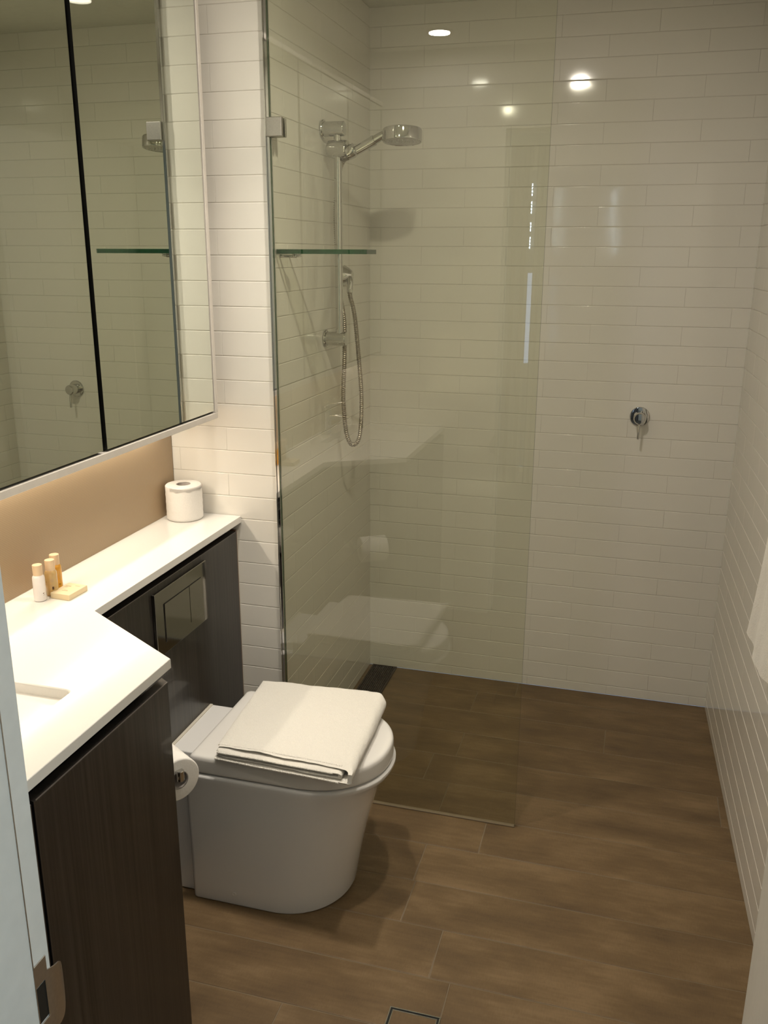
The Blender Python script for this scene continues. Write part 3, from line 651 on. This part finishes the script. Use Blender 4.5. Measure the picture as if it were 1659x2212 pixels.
# ------------------------------------------------------------------ folded towel on the lid
def fold_sheet(bm, x0, x1, y0, y1, zc, R, th, slit, shift, seed, nx=46, ny=60):
    """a soft sheet folded once round its right-hand edge: closed skin of bottom layer, fold, top layer and the slit between"""
    r = (R-th)*slit; prof = []
    for i in range(nx+1): prof.append((x0+(x1-R-x0)*i/nx, -R))
    for i in range(1, 12): a = -math.pi/2+math.pi*i/12; prof.append((x1-R+R*math.cos(a), R*math.sin(a)))
    for i in range(nx+1): prof.append((x1-R-(x1-R-x0)*i/nx, R))
    prof.append((x0-th*.45, (R+r)/2))
    for i in range(nx+1): prof.append((x0+(x1-R-x0)*i/nx, r))
    for i in range(1, 8): a = math.pi/2-math.pi*i/8; prof.append((x1-R+r*math.cos(a), r*math.sin(a)))
    for i in range(nx+1): prof.append((x1-R-(x1-R-x0)*i/nx, -r))
    prof.append((x0-th*.45, -(R+r)/2))
    rows = []
    for j in range(ny+1):
        v = j/ny; row = []
        for (x, z) in prof:
            u = (x-x0)/(x1-x0); y = y0+(y1-y0)*v
            q = Vector((x*14, y*14, seed+z*20)); nz = mn.noise(q)*0.0028+mn.noise(q*4)*0.0009
            mid = (R+r)/2
            zz = z
            if j in (0, ny): zz = math.copysign(mid+(abs(z)-mid)*0.35, z)
            elif j in (1, ny-1): zz = math.copysign(mid+(abs(z)-mid)*0.85, z)
            sh = shift(u, v, z/R)
            corner = max(0, u-0.86)/0.14*max(0, v-0.88)/0.12
            row.append(bm.verts.new((x+sh[0]+nz*0.8-0.018*corner*corner, y+sh[1]+nz*1.2-0.014*corner*corner, zc+zz+(nz if z > 0 else nz*0.15)+sh[2])))
        rows.append(row)
    n = len(prof)
    for a, b in zip(rows, rows[1:]):
        for i in range(n): bm.faces.new((a[i], a[(i+1) % n], b[(i+1) % n], b[i]))
    m = 2*(nx+1)+11
    for rw in (rows[0], rows[-1]):
        outer = rw[:m]; inner = list(reversed(rw[m+1:n-1])); L1, L2 = len(outer), len(inner); i = k = 0
        while i < L1-1 or k < L2-1:
            if k >= L2-1 or (i < L1-1 and (i+1)/(L1-1) <= (k+1)/(L2-1)): bm.faces.new((outer[i], outer[i+1], inner[k])); i += 1
            else: bm.faces.new((outer[i], inner[k+1], inner[k])); k += 1
LZ = 0.4262
def sh_outer(u, v, s): # s: -1 bottom layer .. +1 top layer
    t_ = max(0, s)
    return (0.004*(0.5-v)+0.016*u*(1-v)-0.030*v*(1-u)*0.8+0.006*t_*(1-u), 0.024*t_*(1-v)-0.016*u*(1-v)+0.020*u*v, (-0.006*t_*(1-u)**2)-0.004*t_*(u**4)*(1-v)**2)
def sh_inner(u, v, s):
    return (0.004*(0.5-v)+0.016*u*(1-v)-0.030*v*(1-u)*0.8, -0.014*u*(1-v)+0.018*u*v, -0.002*(1-u))
t = thing('folded_towel', (0.2, -1.28, LZ), 'folded white hand towel lying on the closed toilet lid', 'towel')
bm = B(); fold_sheet(bm, 0.036, 0.376, -1.452, -1.090, LZ+0.0205, 0.0200, 0.0085, 0.97, sh_outer, 3); obj('outer_fold', bm, M['towel'], t, smooth=70)
bm = B(); fold_sheet(bm, 0.042, 0.350, -1.450, -1.094, LZ+0.0195, 0.0098, 0.0075, 0.6, sh_inner, 5); obj('inner_fold', bm, M['towel'], t, smooth=70)
def stitched(pts, r, n=10):
    p = catmull(pts, n); Ls = [0]
    for a, b in zip(p, p[1:]): Ls.append(Ls[-1]+(b-a).length)
    out = []; s = 0; k = 0
    while s < Ls[-1]:
        while Ls[k+1] < s: k += 1
        out.append(p[k].lerp(p[k+1], (s-Ls[k])/(Ls[k+1]-Ls[k]))); s += 0.0012
    bm = B(); tube(bm, out, lambda i: r if i % 4 < 2 else r*0.72, 8); return bm
def hem(x0, x1, y0, sf, s_, z, r):
    pts = []
    for k in range(9):
        u = k/8; x = x0+(x1-x0)*u; uu = (x-0.036)/0.34; sh = sf(uu, 0, s_); nz = mn.noise(Vector((x*14, y0*14, 3+s_*0.4)))*0.0028
        pts.append((x+sh[0], y0+sh[1]-0.0008, z+sh[2]+nz*0.5))
    return stitched(pts, r)
obj('hem', hem(0.036, 0.345, -1.452, sh_outer, 1, LZ+0.0365, .0030), M['towel'], t)
obj('hem', hem(0.042, 0.330, -1.450, sh_inner, 1, LZ+0.0240, .0028), M['towel'], t)
obj('hem', hem(0.036, 0.345, -1.452, sh_outer, -1, LZ+0.0050, .0030), M['towel'], t)

# ------------------------------------------------------------------ toilet rolls
def roll_geom(parent, base, axis, R, r, h):
    bm = B(); lathe(bm, base, axis, [(0, r), (0, R-.003), (.003, R)]+[(h*(i+1)/14, R+0.0004*math.sin(i*2.3)) for i in range(12)]+[(h-.003, R), (h, R-.003), (h, r)], 64)
    obj('paper', bm, M['paper'], parent, smooth=50)
    bm = B(); lathe(bm, base, axis, [(0.001, r), (h-.001, r), (h-.001, r-.0015), (.001, r-.0015), (.001, r)], 40); obj('cardboard_core', bm, M['card'], parent, smooth=50)
t = thing('toilet_roll', (-0.266, -0.972, HC), 'full toilet paper roll standing on the worktop ledge in the corner', 'toilet roll')
roll_geom(t, (-0.266, -0.972, HC+0.0005), (0, 0, 1), .0515, .0205, .100)
bm = B(); pts = [Vector((-0.266+0.0522*math.cos(a), -0.972+0.0522*math.sin(a), 0)) for a in [math.radians(-110+i*6) for i in range(26)]]
vs = [(bm.verts.new(p+Vector((0, 0, HC+.0995-0.004*math.sin(i/25*math.pi)))), bm.verts.new(p+Vector((0, 0, HC+.088+0.002*math.sin(i))))) for i, p in enumerate(pts)]
for a, b in zip(vs, vs[1:]): bm.faces.new((a[0], b[0], b[1], a[1]))
bmesh.ops.solidify(bm, geom=bm.faces[:], thickness=0.0004); obj('loose_sheet', bm, M['paper'], t)
ad = diag; an = Vector((-diag.y, diag.x, 0))
if an.y < 0: an = -an
end = Vector((0.096, -1.722, 0.549))           # visible end of the hanging roll
t = thing('toilet_roll_holder', tuple(end+ad*0.12+Vector((0, 0, -0.02))), 'chrome roll holder on the angled end of the vanity cabinet', 'roll holder')
core = end+Vector((0, 0, 0.020-0.008))
bm = B(); tube(bm, catmull([core-ad*0.010, core+ad*0.05, core+ad*0.115, core+ad*0.128-an*0.010, core+ad*0.130-an*0.055], 8), .0075, 16); obj('arm', bm, M['chrome'], t)
bm = B(); rod(bm, core-ad*0.004+Vector((0, 0, -.010)), core-ad*0.004+Vector((0, 0, .014)), .0085); obj('end_stop', bm, M['chrome'], t)
bm = B(); lathe(bm, core+ad*0.130-an*0.052, -an, [(0, 0), (0, .020), (.008, .022), (.014, .022), (.014, 0)], 32); obj('wall_plate', bm, M['chrome'], t)
t = thing('toilet_roll', tuple(end+ad*0.05-Vector((0, 0, .048))), 'toilet paper roll hanging on the holder beside the toilet', 'toilet roll')
roll_geom(t, end, ad, .0480, .0205, .100)

# ------------------------------------------------------------------ toiletries
def bottle(x, y, m, label, prints):
    t = thing('toiletry_bottle', (x, y, HC), label, 'bottle', 'small toiletry bottles on the worktop')
    R = .0132
    bm = B(); lathe(bm, (x, y, HC+.0003), (0, 0, 1), [(0, 0), (0, R-.002), (.002, R), (.050, R), (.0545, R*.97), (.0575, R*.84), (.059, R*.78), (.059, 0)], 36); b = obj('body', bm, m, t, smooth=50)
    bm = B(); lathe(bm, (x, y, HC+.0590), (0, 0, 1), [(0, 0), (0, R*.78), (.0225, R*.80), (.0235, R*.76), (.0235, 0)], 36); obj('cap', bm, M['cap'], t)
    for a0, a1, z0, z1, pm in prints:
        bm = B(); n = 5; vs = []
        for i in range(n+1):
            a = math.radians(a0+(a1-a0)*i/n); vs.append([bm.verts.new((x+rr*math.cos(a), y+rr*math.sin(a), HC+z)) for rr in (R-.0002, R+.0002) for z in (z0, z1)])
        for p, q in zip(vs, vs[1:]): bm.faces.new((p[2], q[2], q[3], p[3])); bm.faces.new((p[0], p[1], q[1], q[0])); bm.faces.new((p[1], p[3], q[3], q[1])); bm.faces.new((p[0], q[0], q[2], p[2]))
        for p in (vs[0], vs[-1]): bm.faces.new((p[0], p[1], p[3], p[2]))
        obj('label_print', bm, M[pm], b, smooth=0)
bottle(-0.2665, -1.634, M['whitebottle'], 'white lotion bottle with tan cap, leftmost of three bottles', [(-25, -10, .0185, .0200, 'print'), (-22, -8, .0150, .0156, 'print')])
bottle(-0.2610, -1.5985, M['honey'], 'pale golden bottle with tan cap between the white and amber bottles', [(-52, -34, .0165, .0235, 'print'), (-20, -8, .030, .031, 'printgrey'), (-60, -20, .0262, .0270, 'printgrey'), (-30, -18, .0180, .0220, 'printgrey'), (-115, -105, .0335, .035, 'print'), (-60, -52, .034, .041, 'printgrey'), (-44, -36, .034, .042, 'printgrey')])
bottle(-0.2740, -1.5640, M['amber'], 'clear amber bottle with tan cap, rearmost of three bottles', [(-30, -16, .014, .0155, 'print')])
t = thing('soap_carton', (-0.222, -1.588, HC), 'flat tan soap carton lying in front of the bottles', 'box')
a = Vector((-0.252, -1.618, 0)); b_ = Vector((-0.203, -1.621, 0)); c_ = Vector((-0.201, -1.556, 0)); e_ = Vector((-0.250, -1.553, 0))
bm = B(); prism(bm, [tuple(p[:2]) for p in (a, b_, c_, e_)], HC+.0003, HC+.0135, 0.0006, 1); cb = obj('carton', bm, M['carton'], t)
for (u0, u1, v0, v1) in ((.12, .30, .62, .64), (.12, .40, .70, .74), (.55, .80, .80, .82), (.30, .62, .30, .32), (.36, .56, .36, .375)):
    bm = B(); pts = []
    for u, v in ((u0, v0), (u1, v0), (u1, v1), (u0, v1)): p = a.lerp(b_, u).lerp(e_.lerp(c_, u), v); pts.append((p.x, p.y))
    prism(bm, pts, HC+.0134, HC+.0137); obj('label_print', bm, M['printgrey'], cb, smooth=0)

# ------------------------------------------------------------------ towel on the right wall
t = thing('towel_rail', (1.31, -1.55, 1.32), 'chrome towel rail on the right tiled wall', 'towel rail')
bm = B(); rod(bm, (1.285, -1.22, 1.33), (1.300, -1.72, 1.33), .008); obj('bar', bm, M['chrome'], t)
for y in (-1.235, -1.705): bm = B(); rod(bm, (1.288+(-1.235-y)*.03, y, 1.33), (xw(y)-.003, y, 1.33), .0065); lathe(bm, (xw(y)-.003, y, 1.33), (-1, 0, 0), [(0, 0), (0, .02), (.006, .02), (.008, .012), (.008, 0)], 28); obj('bracket', bm, M['chrome'], t)
def hung():
    bm = B(); nu, nv = 60, 40; g = []
    for i in range(nu+1):
        u = i/nu; row = []
        for side in (0, 1):
            col = []
            for j in range(nv+1):
                v = j/nv                                     # 0 at the rail, 1 at the hem
                sp = 0.18*v**1.6
                y = -1.165-0.45*u+(0.5-u)*sp*1.5+0.012*math.sin(u*17)*v
                zb = (0.735 if side == 0 else 0.775)-0.012*math.sin(u*3.0)+0.055*max(0, u-0.16)*(1 if side == 0 else .5)
                z = 1.338-(1.338-zb)*v
                w_ = 0.010*math.sin(u*19+side)*v+0.004*math.sin(u*43+v*3)*v
                x = 1.285-0.03*(y+1.22) + (-0.013 if side == 0 else 0.012)*(1-v*0.2) + w_*0.6 - (0.010*v if side == 0 else -0.002)
                col.append(Vector((x, y, z)))
            row.append(col)
        loop = list(reversed(row[0]))+[Vector(((row[0][0].x+row[1][0].x)/2, row[0][0].y, 1.347))]+row[1]
        g.append([bm.verts.new(p) for p in loop])
    for a, b in zip(g, g[1:]):
        for i in range(len(a)-1): bm.faces.new((a[i], a[i+1], b[i+1], b[i]))
    bmesh.ops.recalc_face_normals(bm, faces=bm.faces)
    bmesh.ops.solidify(bm, geom=bm.faces[:], thickness=0.004)
    return bm
tag(obj('hanging_towel', hung(), M['towel'], smooth=80), 'white bath towel hanging on the right wall at the frame edge', 'towel')
